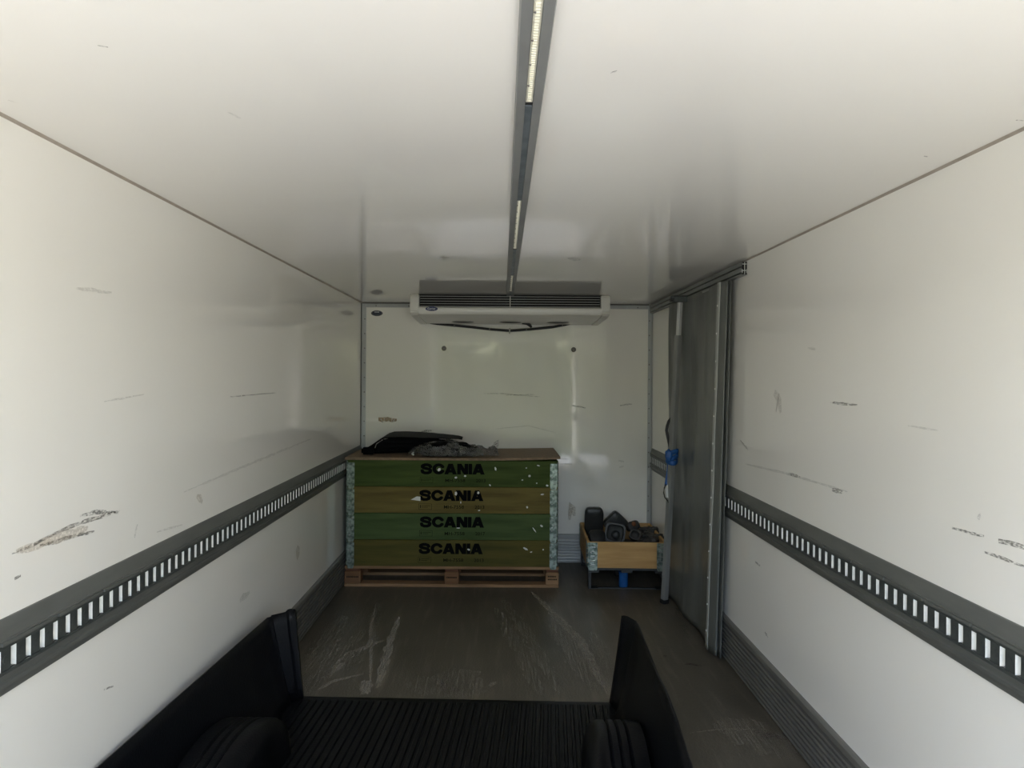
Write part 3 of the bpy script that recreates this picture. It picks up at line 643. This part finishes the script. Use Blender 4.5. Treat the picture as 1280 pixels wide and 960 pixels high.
# plastic bag with black parts in it
bg0 = at_y(560, 568, 5.72); bg0.z = ZT
bag = thing('plastic_bag', bg0, 'crumpled clear plastic bag holding black parts on chipboard lid', 'plastic bag')
def blob(cx, cy, cz, rx, ry, rz, amp, fr, seed, nu=44, nv=22, flat=0.0):
    mb = MB()
    def fn(u, v):
        a = u * 2 * math.pi; b_ = (v - .5) * math.pi
        d = Vector((math.cos(a) * math.cos(b_), math.sin(a) * math.cos(b_), math.sin(b_)))
        k = 1 + amp * (noise.noise(d * fr + Vector((seed, 0, 0))) + .5 * noise.noise(d * fr * 2.6 + Vector((0, seed, 3))) + .35 * abs(noise.noise(d * fr * 5 + Vector((2, seed, 0)))))
        p = Vector((cx + d.x * rx * k, cy + d.y * ry * k, cz + d.z * rz * k))
        if p.z < flat: p.z = flat
        return p
    return mb.grid(fn, nu, nv)
zb = ZT + .0015
build('contents', blob(-.43, 5.69, ZT + .050, .235, .072, .064, .16, 2.2, 3.1, flat=zb + .001), 'plastic_black', bag, smooth=50)
def crumple(cx, cy, rx, ry, h, nu, nv, seed, jit):
    rnd = random.Random(seed); mb = MB(); vs_ = []
    for i in range(nu + 1):
        for j in range(nv + 1):
            u, v = i / nu, j / nv; a, b_ = u * 2 - 1, v * 2 - 1
            r_ = max(0, 1 - a * a) ** .5 * max(0, 1 - b_ * b_) ** .4
            ed = .55 + .45 * (1 - abs(a) ** 3)
            x = cx + a * rx + rnd.uniform(-1, 1) * jit * rx / nu
            y = cy + b_ * ry * ed + rnd.uniform(-1, 1) * jit * ry / nv
            z = zb + .004 + h * r_ * (.78 + .45 * noise.noise(Vector((a * 2.4, b_ * 1.7, seed)))) + rnd.uniform(0, 1) * .016 * (1 if 0 < i < nu else .5)
            vs_.append((x, y, z))
    n = nv + 1
    for i in range(nu):
        for j in range(nv):
            q = [i * n + j, (i + 1) * n + j, (i + 1) * n + j + 1, i * n + j + 1]
            mb.f += [[q[0], q[1], q[2]], [q[0], q[2], q[3]]] if (i + j) % 2 else [[q[0], q[1], q[3]], [q[1], q[2], q[3]]]
            mb.m += [0, 0]
    mb.v = [Vector(p) for p in vs_]
    return mb
build('film', crumple(-.43, 5.69, .285, .098, .125, 26, 10, 3, .9), 'bag_film', bag, solid=.0006)
build('film_end', crumple(-.145, 5.70, .125, .085, .085, 11, 7, 9, 1.0), 'bag_film', bag, solid=.0006)
build('film_corner', MB().grid(lambda u, v: Vector((lerp(-.12, -.025, u), 5.69 + .05 * v + .02 * math.sin(6 * u + 5 * v), ZT + .05 + .085 * u * (1 - .3 * v) + .012 * math.sin(11 * u + 9 * v) - .04 * v)), 5, 4), 'bag_film', bag)

# ================================================================== small crate on a half pallet
QX0, QX1, QY0, QY1 = .664, 1.244, 5.57, 6.315
RZ = R(-1.6)
qc = Vector(((QX0 + QX1) / 2, (QY0 + QY1) / 2, 0))
MR = Matrix.Translation(qc) @ Matrix.Rotation(RZ, 4, 'Z') @ Matrix.Translation(-qc)
hp = thing('half_pallet', qc, 'half-size pallet with blue foot and steel corners under the small crate', 'pallet', None, RZ)
def hb(nm, mb, mt, par=hp, **k):
    mb.v = [MR @ v for v in mb.v]; return build(nm, mb, mt, par, **k)
for i in range(5):
    y0 = QY0 + .004 + i * (QY1 - QY0) / 5
    hb('deck_board', MB().box(QX0, QX1, y0, y0 + (QY1 - QY0) / 5 - .010, .138, .156), 'foot_steel', bevel=.002)
for x0 in (QX0, (QX0 + QX1) / 2 - .04, QX1 - .08): hb('bearer', MB().box(x0, x0 + .08, QY0 + .006, QY1 - .006, .120, .1375), 'foot_steel')
for x0, s in ((QX0, 1), (QX1, -1)):
    for y0, sy in ((QY0, 1), (QY1, -1)):
        mb = MB(); xa, xb = sorted((x0, x0 + s * .004)); ya, yb = sorted((y0, y0 + sy * .075)); mb.box(xa, xb, ya, yb, .004, .119)
        xa, xb = sorted((x0, x0 + s * .022)); ya, yb = sorted((y0, y0 + sy * .004)); mb.box(xa, xb, ya, yb, .004, .119)
        xa, xb = sorted((x0, x0 + s * .075)); ya, yb = sorted((y0, y0 + sy * .075)); mb.box(xa, xb, ya, yb, .0, .004)
        hb('corner_bracket', mb, 'foot_steel')
for y in (QY0 + .05, (QY0 + QY1) / 2, QY1 - .05):
    hb('foot', MB().tube([((QX0 + QX1) / 2 - .02, y, .004), ((QX0 + QX1) / 2 - .02, y, .02), ((QX0 + QX1) / 2 - .02, y, .11), ((QX0 + QX1) / 2 - .02, y, .119)], [.030, .034, .034, .038], 20), 'foot_blue' if y < QY0 + .1 else 'black_soft', smooth=40)
for y in (QY0 + .012, QY1 - .03): hb('skid', MB().box(QX0 + .076, QX1 - .076, y, y + .018, 0, .008), 'foot_steel')
collar(.1565, .196, QX0 - .014, QX1 + .012, QY0 - .006, QY1 + .006, 'wood_raw', 'plain pine pallet collar holding black plastic housings, on half pallet', None, None, RZ, raw=True)

# housings lying in the crate
ZF = .158
def slab_outline(w_, h_, n=28, p=4):
    out = []
    for k in range(n):
        a = 2 * math.pi * k / n; c_, s_ = math.cos(a), math.sin(a)
        out.append((w_ / 2 * math.copysign(abs(c_) ** (2 / p), c_), h_ / 2 * math.copysign(abs(s_) ** (2 / p), s_)))
    return out
def dish(w_, h_, d, hollow=True, p=4, rim=.014, taper=.86):
    """a housing: rounded rectangle in local xz, front at y=0, back at y=d; hollow from the front"""
    mb = MB(); O = slab_outline(w_, h_, 28, p); n = len(O)
    def ring(sc, y, off=0): return [(x * sc - math.copysign(min(off, abs(x)), x), y, z * sc - math.copysign(min(off, abs(z)), z)) for x, z in O]
    rings = [ring(taper, d), ring(.97, d * .72), ring(1, d * .2), ring(1, 0)]
    if hollow: rings += [ring(1, 0, rim), ring(.97, d * .65, rim), ring(taper * .9, d * .80, rim)]
    else: rings += [ring(.94, -.008), ring(.6, -.014)]
    vs_ = [q for r_ in rings for q in r_]
    fs = [list(range(n))]
    for i in range(len(rings) - 1):
        for k in range(n): fs.append((i * n + k, i * n + (k + 1) % n, (i + 1) * n + (k + 1) % n, (i + 1) * n + k))
    fs.append(list(range((len(rings) - 1) * n, len(rings) * n))[::-1])
    return mb.add(vs_, fs)
def place(name, mb, mats, center, rot, label, cat, parts=(), smooth=45, group='housings in the small crate'):
    t = thing(name, center, label, cat, group)
    M = Matrix.Translation(Vector(center)) @ (Matrix.Rotation(R(rot[2]), 4, 'Z') @ Matrix.Rotation(R(rot[1]), 4, 'Y') @ Matrix.Rotation(R(rot[0]), 4, 'X'))
    mb.v = [M @ v for v in mb.v]
    sh = build('shell', mb, mats, t, smooth=smooth)
    for nm, pm, mt in parts:
        pm.v = [M @ v for v in pm.v]; build(nm, pm, mt, t, smooth=smooth)
    return t
k = 5.95
c = at_y(742.5, 653, 6.16); 
slot = MB().prism([(x * .020, z * .008 + .070) for x, z in [(math.cos(a) , math.sin(a)) for a in [i * math.pi / 6 for i in range(12)]]], 'y', -.018, -.012)
place('plastic_housing', dish(.155, .25, .06, False, 5), 'housing_black', c, (12, 0, 0), 'tall black plastic housing with pale slot near its top edge', 'plastic housing', [('grip_slot', slot, 'housing_grey')])
c = at_y(770, 655, 6.12)
place('plastic_housing', dish(.165, .165, .07, False, 5), 'housing_grey', c, (10, 42, 8), 'dark grey square housing propped on its corner, above all the others', 'plastic housing')
c = at_y(769, 666, 5.90)
place('plastic_housing', dish(.16, .15, .08, True, 4.5, .012), ['housing_grey'], c, (-12, 8, -6), 'open square housing with pale rim facing out of the crate', 'plastic housing', [('inner_lamp', MB().dome((.01, .052, -.015), (0, -1, 0), .035, .02, 14), 'housing_grey')])
c = at_y(747, 671, 5.86)
place('plastic_housing', dish(.13, .12, .09, False, 4), 'housing_black', c, (-35, 0, 10), 'low black housing lying flat in the crate corner beside open one', 'plastic housing')
c = at_y(794, 668, 5.95)
place('plastic_housing', dish(.09, .085, .06, True, 3, .010), 'lump_brown', c, (-30, 20, -15), 'small brown grey housing between open housing and crumpled pieces', 'plastic housing')
c = at_y(792, 657, 6.19)
place('plastic_housing', dish(.11, .08, .06, False, 3), 'lump_brown', c, (-20, -12, 20), 'small brown housing with orange marker lens behind open housing', 'plastic housing', [('orange_lens', MB().dome((0, -.014, .012), (0, -1, 0), .020, .010, 12), 'orange_plastic')])
for (px, py, y, rx, ry, rz, sd, lb) in ((812, 665, 6.08, .095, .085, .055, 2.2, 'crumpled dark rubber piece touching back corner of the small crate'), (816, 674, 5.86, .105, .09, .062, 9.1, 'creased dark rubber piece in front of crumpled one in crate')):
    c = at_y(px, py, y); zf = ZF + .03
    t = thing('rubber_piece', Vector((c.x, c.y, c.z - rz)), lb, 'rubber piece', 'rubber pieces in the small crate')
    build('rubber_body', blob(c.x, c.y, c.z - .01, rx, ry, rz, .38, 1.6, sd, 36, 18), 'lump_brown', t, smooth=35)
    build('rubber_flap', MB().grid(lambda u, v, c=c: Vector((c.x - rx * .9 + u * rx * 1.6, c.y - ry * .8 + v * .05 + .012 * math.sin(5 * u), c.z + rz * .5 - .06 * u + .02 * math.sin(7 * u + 2 * v))), 10, 4), 'housing_grey', t, smooth=50, solid=.006)
# loose black offcuts filling the crate under the housings
for i, (x, y, hh) in enumerate(((.80, 5.75, .06), (1.07, 5.75, .05), (.81, 6.09, .08), (1.08, 6.09, .06))):
    place('rubber_block', dish(.23, .28, hh, False, 4), 'housing_black', (x, y, ZF + .018), (90, 0, 0), 'flat black rubber block on the floor of the small crate', 'rubber block', group='blocks at the bottom of the crate')

# ================================================================== curtain track, curtain, pole, strap
TY0, TY1 = 3.90, YB - .04
tr = thing('curtain_track', (XR - .015, TY0, 2.13), 'grey aluminium double curtain track where ceiling meets side wall', 'curtain track')
tp = [(XR - .001, 2.198), (XR - .030, 2.198), (XR - .030, 2.176), (XR - .012, 2.175), (XR - .012, 2.168), (XR - .032, 2.168), (XR - .032, 2.144), (XR - .012, 2.143), (XR - .012, 2.136), (XR - .030, 2.136), (XR - .030, 2.130), (XR - .001, 2.130)]
build('track_rail', MB().prism(tp, 'y', TY0, TY1), 'track_alu', tr)
build('track_end', MB().box(XR - .0165, XR - .0135, TY0 - .004, TY0 - .0003, 2.132, 2.196).box(XR - .028, XR - .004, TY0 - .004, TY0 - .0003, 2.184, 2.187).box(XR - .028, XR - .004, TY0 - .004, TY0 - .0003, 2.150, 2.153).box(XR - .029, XR - .026, TY0 - .004, TY0 - .0003, 2.139, 2.158).box(XR - .006, XR - .003, TY0 - .004, TY0 - .0003, 2.139, 2.158), 'tube_bright', tr)
build('track_core', MB().box(XR - .0295, XR - .0035, TY0 - .0012, TY0 - .0002, 2.131, 2.197), 'void_black', tr)

# plan path of the curtain at its top and at its bottom (x, y)
PT = [(1.222, 5.46), (1.236, 5.30), (1.232, 5.10), (1.240, 4.90), (1.234, 4.70), (1.238, 4.50), (1.226, 4.30), (1.212, 4.17), (1.236, 4.075), (1.246, 4.10), (1.243, 4.20), (1.248, 4.12), (1.254, 4.055), (1.258, 4.12), (1.256, 4.40), (1.258, 4.75), (1.256, 5.1)]
PB = [(1.205, 5.40), (1.212, 5.25), (1.210, 5.08), (1.216, 4.90), (1.222, 4.72), (1.220, 4.55), (1.214, 4.43), (1.196, 4.325), (1.212, 4.205), (1.226, 4.195), (1.232, 4.30), (1.236, 4.24), (1.240, 4.17), (1.252, 4.24), (1.250, 4.45), (1.252, 4.75), (1.250, 5.1)]
PT = PT[:8] + [(x - .009, y) for x, y in PT[8:]]; PB = PB[:8] + [(x - .006, y) for x, y in PB[8:]]
def cat(P, t):
    n = len(P) - 1; i = min(int(t * n), n - 1); f = t * n - i
    p0, p1, p2, p3 = [Vector(P[max(0, min(n, j))]) for j in (i - 1, i, i + 1, i + 2)]
    return .5 * ((2 * p1) + (p2 - p0) * f + (2 * p0 - 5 * p1 + 4 * p2 - p3) * f * f + (3 * p1 - p0 - 3 * p2 + p3) * f ** 3)
def curt(u, v):
    a = cat(PB, u).lerp(cat(PT, u), v)
    zt_ = 2.126 - .02 * max(0, min(1, (u - .4) * 3)) * (1 - max(0, min(1, (u - .5) * 6)))
    z = lerp(.012 + .012 * math.sin(u * 9) ** 2, zt_, v)
    e = math.sin(math.pi * min(1, u / .42)) if u < .42 else 0
    fold = .006 * math.sin(u * 62 + v * 2.6) * e * (.3 + .7 * v) + .014 * math.sin(u * 24 - v * 5.0) * e + (.010 if u < .42 else .003) * noise.noise(Vector((u * 20 + v * 3, v * 6, 1)))
    return Vector((min(a.x + fold, XR - .031), a.y, z))
cu = thing('curtain', (1.23, 4.7, 0), 'grey tarpaulin curtain pulled back along the side wall beside the pole', 'curtain')
build('tarpaulin', MB().grid(curt, 150, 50), 'tarp', cu, smooth=70, solid=.0022)
uh = 7 / 16
def hem(u, v):
    p = curt(uh + (u - .5) * .034, v); return p + Vector((-.0035, -.0035, 0))
build('hem_strip', MB().grid(hem, 4, 50), 'tarp_hem', cu, smooth=70, solid=.0015)
for i in range(13):
    p = hem(.5, .05 + i * .074); build('eyelet', MB().dome(p, (-.7, -.7, 0), .006, .004, 8), 'bare_zinc', cu)
build('top_batten', MB().box(1.2445, 1.2475, 4.10, 5.44, 2.116, 2.1275), 'tarp_hem', cu)

pb = Vector((1.150, 5.235, 0)); ptp = Vector((1.189, 4.985, 2.12))
po = thing('support_pole', pb, 'grey telescopic aluminium pole clamped at the curtain track, blue strap tied on', 'pole')
def sq_tube(a, b_, h, bev=.004):
    a, b_ = Vector(a), Vector(b_); d = (b_ - a).normalized(); sx = Vector((1, 0, 0)); sx = (sx - d * sx.dot(d)).normalized(); sy = d.cross(sx)
    rot = R(28); s1 = sx * math.cos(rot) + sy * math.sin(rot); s2 = -sx * math.sin(rot) + sy * math.cos(rot)
    mb = MB(); v = [q + s1 * i * h + s2 * j * h for q in (a, b_) for i, j in ((-1, -1), (1, -1), (1, 1), (-1, 1))]
    return mb.add(v, [(0, 1, 2, 3), (4, 5, 6, 7), (0, 1, 5, 4), (1, 2, 6, 5), (2, 3, 7, 6), (3, 0, 4, 7)])
PL = lambda t: pb.lerp(ptp, t)
def tz(z): return z / ptp.z
zsp = at_y(848, 419, 5.02).z
build('outer_tube', sq_tube(PL(tz(.025)), PL(tz(zsp)), .0195), 'tube_alu', po, bevel=.004, seg=2, smooth=30)
build('inner_tube', sq_tube(PL(tz(zsp - .05)), PL(tz(2.10)), .0135), 'tube_bright', po, bevel=.003, seg=2, smooth=30)
build('foot', sq_tube(pb, PL(tz(.03)), .024), 'black_soft', po, bevel=.003)
build('clamp', MB().box(ptp.x - .052, XR - .036, ptp.y - .03, ptp.y + .03, 2.092, 2.128).box(ptp.x - .065, ptp.x + .035, ptp.y - .022, ptp.y + .022, 2.112, 2.134), 'rail_dark', po, bevel=.003)
build('clamp_jaw', MB().box(ptp.x - .068, ptp.x - .045, ptp.y - .032, ptp.y + .032, 2.098, 2.118), 'black_soft', po, bevel=.003)
# blue strap knotted round the pole
kz = at_y(840, 570, 5.16).z; kc = PL(tz(kz))
stp = thing('ratchet_strap', kc, 'blue lashing strap knotted round the grey pole with tail hanging down', 'strap')
mb = MB()
for i in range(3):
    ring = []
    for k_ in range(21):
        a = 2 * math.pi * k_ / 20; rr = .036 + .004 * math.sin(3 * a + i)
        ring.append(kc + Vector((rr * math.cos(a), rr * math.sin(a), (i - 1) * .030 + .010 * math.sin(a + i))))
    mb.tube(ring, .0165, 8, 0, (.35, 1))
build('knot', mb, 'strap_blue', stp, smooth=50)
kd = kc + Vector((-.035, -.034, 0))
build('knot_bulge', blob(kd.x + .006, kd.y, kd.z + .01, .026, .020, .040, .3, 2.5, 5.5, 18, 12), 'strap_blue', stp, smooth=50)
tl = [at_y(x, y, 5.14) for x, y in ((837, 572), (836.3, 582), (835.3, 592), (834, 600), (833, 607))]
def ribbon(pts, wd_, th, tw=0):
    mb = MB(); vs_ = []
    for i, q in enumerate(pts):
        a = Vector((math.cos(tw * i), -math.sin(tw * i), 0)) * wd_ / 2; n_ = Vector((0, -1, 0)) * th
        vs_ += [q - a, q + a, q + a + n_, q - a + n_]
    fs = [(0, 1, 2, 3), tuple(range(len(vs_) - 4, len(vs_)))]
    for i in range(len(pts) - 1):
        for k_ in range(4): fs.append((4 * i + k_, 4 * i + (k_ + 1) % 4, 4 * i + 4 + (k_ + 1) % 4, 4 * i + 4 + k_))
    return mb.add(vs_, fs)
build('tail', ribbon(tl, .028, .004), 'strap_blue', stp)
up = [at_y(x, y, 5.14) for x, y in ((839, 522), (836, 526), (834, 532), (833, 538), (834.5, 546), (836.5, 555), (838, 562))]
build('handle_strap', ribbon(up, .020, .006), 'black_soft', stp)
lp = [at_y(x, y, 5.135) for x, y in ((832.5, 605), (830.3, 610), (829.6, 616), (831, 622), (834.5, 626), (836, 629))]
build('cord', MB().tube(lp, .004, 6), 'black_soft', stp)
build('care_tag', MB().add([at_y(x, y, 5.131) for x, y in ((831.5, 612), (834, 606), (836.2, 607), (836.2, 623), (833, 621.5))], [(0, 1, 2, 3, 4)]), 'paper', stp, solid=.001)

# ================================================================== black pickup bed liner
BL = thing('bed_liner', (-.27, 2.9, 0), 'black plastic pickup bed liner with ribbed floor and wheel arches', 'bed liner')
SH = .063
YN = 2.02
def xl_b(y): return -1.006 - SH * (3.60 - y)
def xl_t(y): return -1.112 - .052 * (3.56 - y)
def xr_b(y): return .545 - SH * (3.60 - y)
def xr_t(y): return .419 + SH * y
ZRT = [(2.0, .47), (2.2, .47), (2.4, .488), (2.57, .490), (2.84, .466), (3.0, .461), (3.3, .452), (3.47, .446), (3.62, .430)]
colsL = [((xl_t(y), y), (xl_b(y), y), .430) for y in [YN + (3.55 - YN) * i / 16 for i in range(17)]] + \
        [((-1.100, 3.562), (-1.006, 3.562), .430), ((-1.104, 3.585), (-1.010, 3.585), .430), ((-1.046, 3.615), (-.984, 3.605), .436), ((-1.040, 3.635), (-.980, 3.615), .442), ((-1.030, 3.64), (-.976, 3.62), .444), ((-1.012, 3.65), (-.962, 3.625), .440), ((-1.010, 3.665), (-.962, 3.64), .43)]
colsR = [((xr_t(y), y), (xr_b(y), y), table(ZRT, y)) for y in [YN + (3.44 - YN) * i / 16 for i in range(17)]] + \
        [((.634, 3.47), (.546, 3.455), .446), ((.636, 3.485), (.548, 3.47), .446), ((.612, 3.58), (.542, 3.565), .438), ((.600, 3.605), (.536, 3.59), .434), ((.590, 3.62), (.530, 3.605), .428)]
def wall_mb(cols, s):
    mb = MB(); nv = 8; vs_ = []
    for (tx, ty), (bx, by), h in cols:
        for j in range(nv + 1):
            t = j / nv
            b_ = .012 * math.sin(math.pi * t) * s * (1 if by < 3.4 else 0) - s * .03 * max(0, 1 - t * 7) ** 2 * (1 if by < 3.4 else 0)
            vs_.append((lerp(bx, tx, t ** .9) + b_, lerp(by, ty, t), .012 + (h - .012) * t))
    n = nv + 1
    fs = [(i * n + j, (i + 1) * n + j, (i + 1) * n + j + 1, i * n + j + 1) for i in range(len(cols) - 1) for j in range(nv)]
    return mb.add(vs_, fs)
build('side_wall', wall_mb(colsL, -1), 'liner_black', BL, smooth=35, solid=.006)
build('side_wall', wall_mb(colsR, 1), 'liner_black', BL, smooth=35, solid=.006)
# ribbed floor
def flo(mb):
    xs = []
    x0, x1 = -1.014, .546; n = 43; pw = (x1 - x0 - .06) / n
    xs.append((x0, 0)); xs.append((x0 + .03, 0))
    for i in range(n):
        a = x0 + .03 + i * pw
        xs += [(a + pw * .18, 0), (a + pw * .30, 1), (a + pw * .72, 1), (a + pw * .84, 0)]
    xs += [(x1 - .03, 0), (x1, 0)]
    rows = [(3.665, 0, 1), (3.63, 0, .2), (3.615, 0, 0), (3.60, 1, 0), (2.8, 1, 0), (YN, 1, 0)]
    vs_ = []
    for y, rb, lip in rows:
        for x, h in xs:
            tx = (x - x0) / (x1 - x0); yy = y - (.045 * tx if y > 3 else 0)
            vs_.append((x - SH * (3.60 - y), yy, .010 + .009 * h * rb - .006 * lip))
    n = len(xs)
    return mb.add(vs_, [(i * n + j, i * n + j + 1, (i + 1) * n + j + 1, (i + 1) * n + j) for i in range(len(rows) - 1) for j in range(n - 1)])
build('ribbed_floor', flo(MB()), 'liner_black', BL, solid=.004)
# wheel arches with three grooves on top
def arch(side):
    y0, ry, h = 2.757, .42, .24
    xw = (lambda y: xr_b(y) + .045) if side > 0 else (lambda y: xl_b(y) - .045)
    bs = [0, .02, .045, .052, .060, .067, .080, .087, .095, .102, .115, .122, .130, .137, .165, .185, .200, .208, .212]
    gr = {.052: 0, .060: .010, .067: 0, .087: 0, .095: .010, .102: 0, .122: 0, .130: .010, .137: 0}
    def rad(b_):
        k = 1 - gr.get(b_, 0) / h
        if b_ > .165: k *= 1 - .20 * ((b_ - .165) / .047) ** 2.2
        return k
    na = 24; vs_ = []
    allb = [(b_, rad(b_)) for b_ in bs] + [(.216, .70), (.220, .35), (.222, .05)]
    for b_, k in allb:
        for i in range(na + 1):
            a = math.pi * i / na
            y = y0 - math.cos(a) * ry * (k if k > .7 else lerp(.78, .8, k)); z = .012 + math.sin(a) * h * k
            vs_.append((xw(y) - side * b_, y, z))
    n = na + 1
    return MB().add(vs_, [(i * n + j, i * n + j + 1, (i + 1) * n + j + 1, (i + 1) * n + j) for i in range(len(allb) - 1) for j in range(na)])
build('wheel_arch', arch(1), 'liner_black', BL, smooth=40)
build('wheel_arch', arch(-1), 'liner_black', BL, smooth=40)
build('headboard', MB().grid(lambda u, v: Vector((lerp(lerp(xl_b(YN), xr_b(YN), u), lerp(xl_t(YN), xr_t(YN), u), v), YN - .02 * v + .006 * math.sin(u * 120), .012 + .42 * v)), 120, 3), 'liner_black', BL, solid=.005)

# ================================================================== unseen greenery invented behind the open rear to supply light
hd = thing('hedge', (0, -14, -1.15), 'tall green hedge standing across the yard behind the open rear', 'hedge')
def added_hedge(u, v):
    x = lerp(-26, 26, u); a = lerp(-.05, 1.05, v) * math.pi
    y = -14 + 1.4 * math.cos(a); z = -1.15 + 4.2 * max(0, math.sin(a)) ** .6
    d = Vector((x * .8, y, z)); k = noise.noise(d * .6) * .7 + noise.noise(d * 1.9) * .35 + noise.noise(d * 5) * .15
    return Vector((x + k * .3, y + k * .8, max(-1.15, z + k * .9)))
build('foliage', MB().grid(added_hedge, 220, 30), 'leaf', hd)
for i in range(9):
    x = -24 + i * 6
    build('stem', MB().tube([(x, -14, -1.15), (x + .1, -14, .5), (x - .1, -14.1, 1.8)], [.12, .09, .05], 8), 'bark', hd)
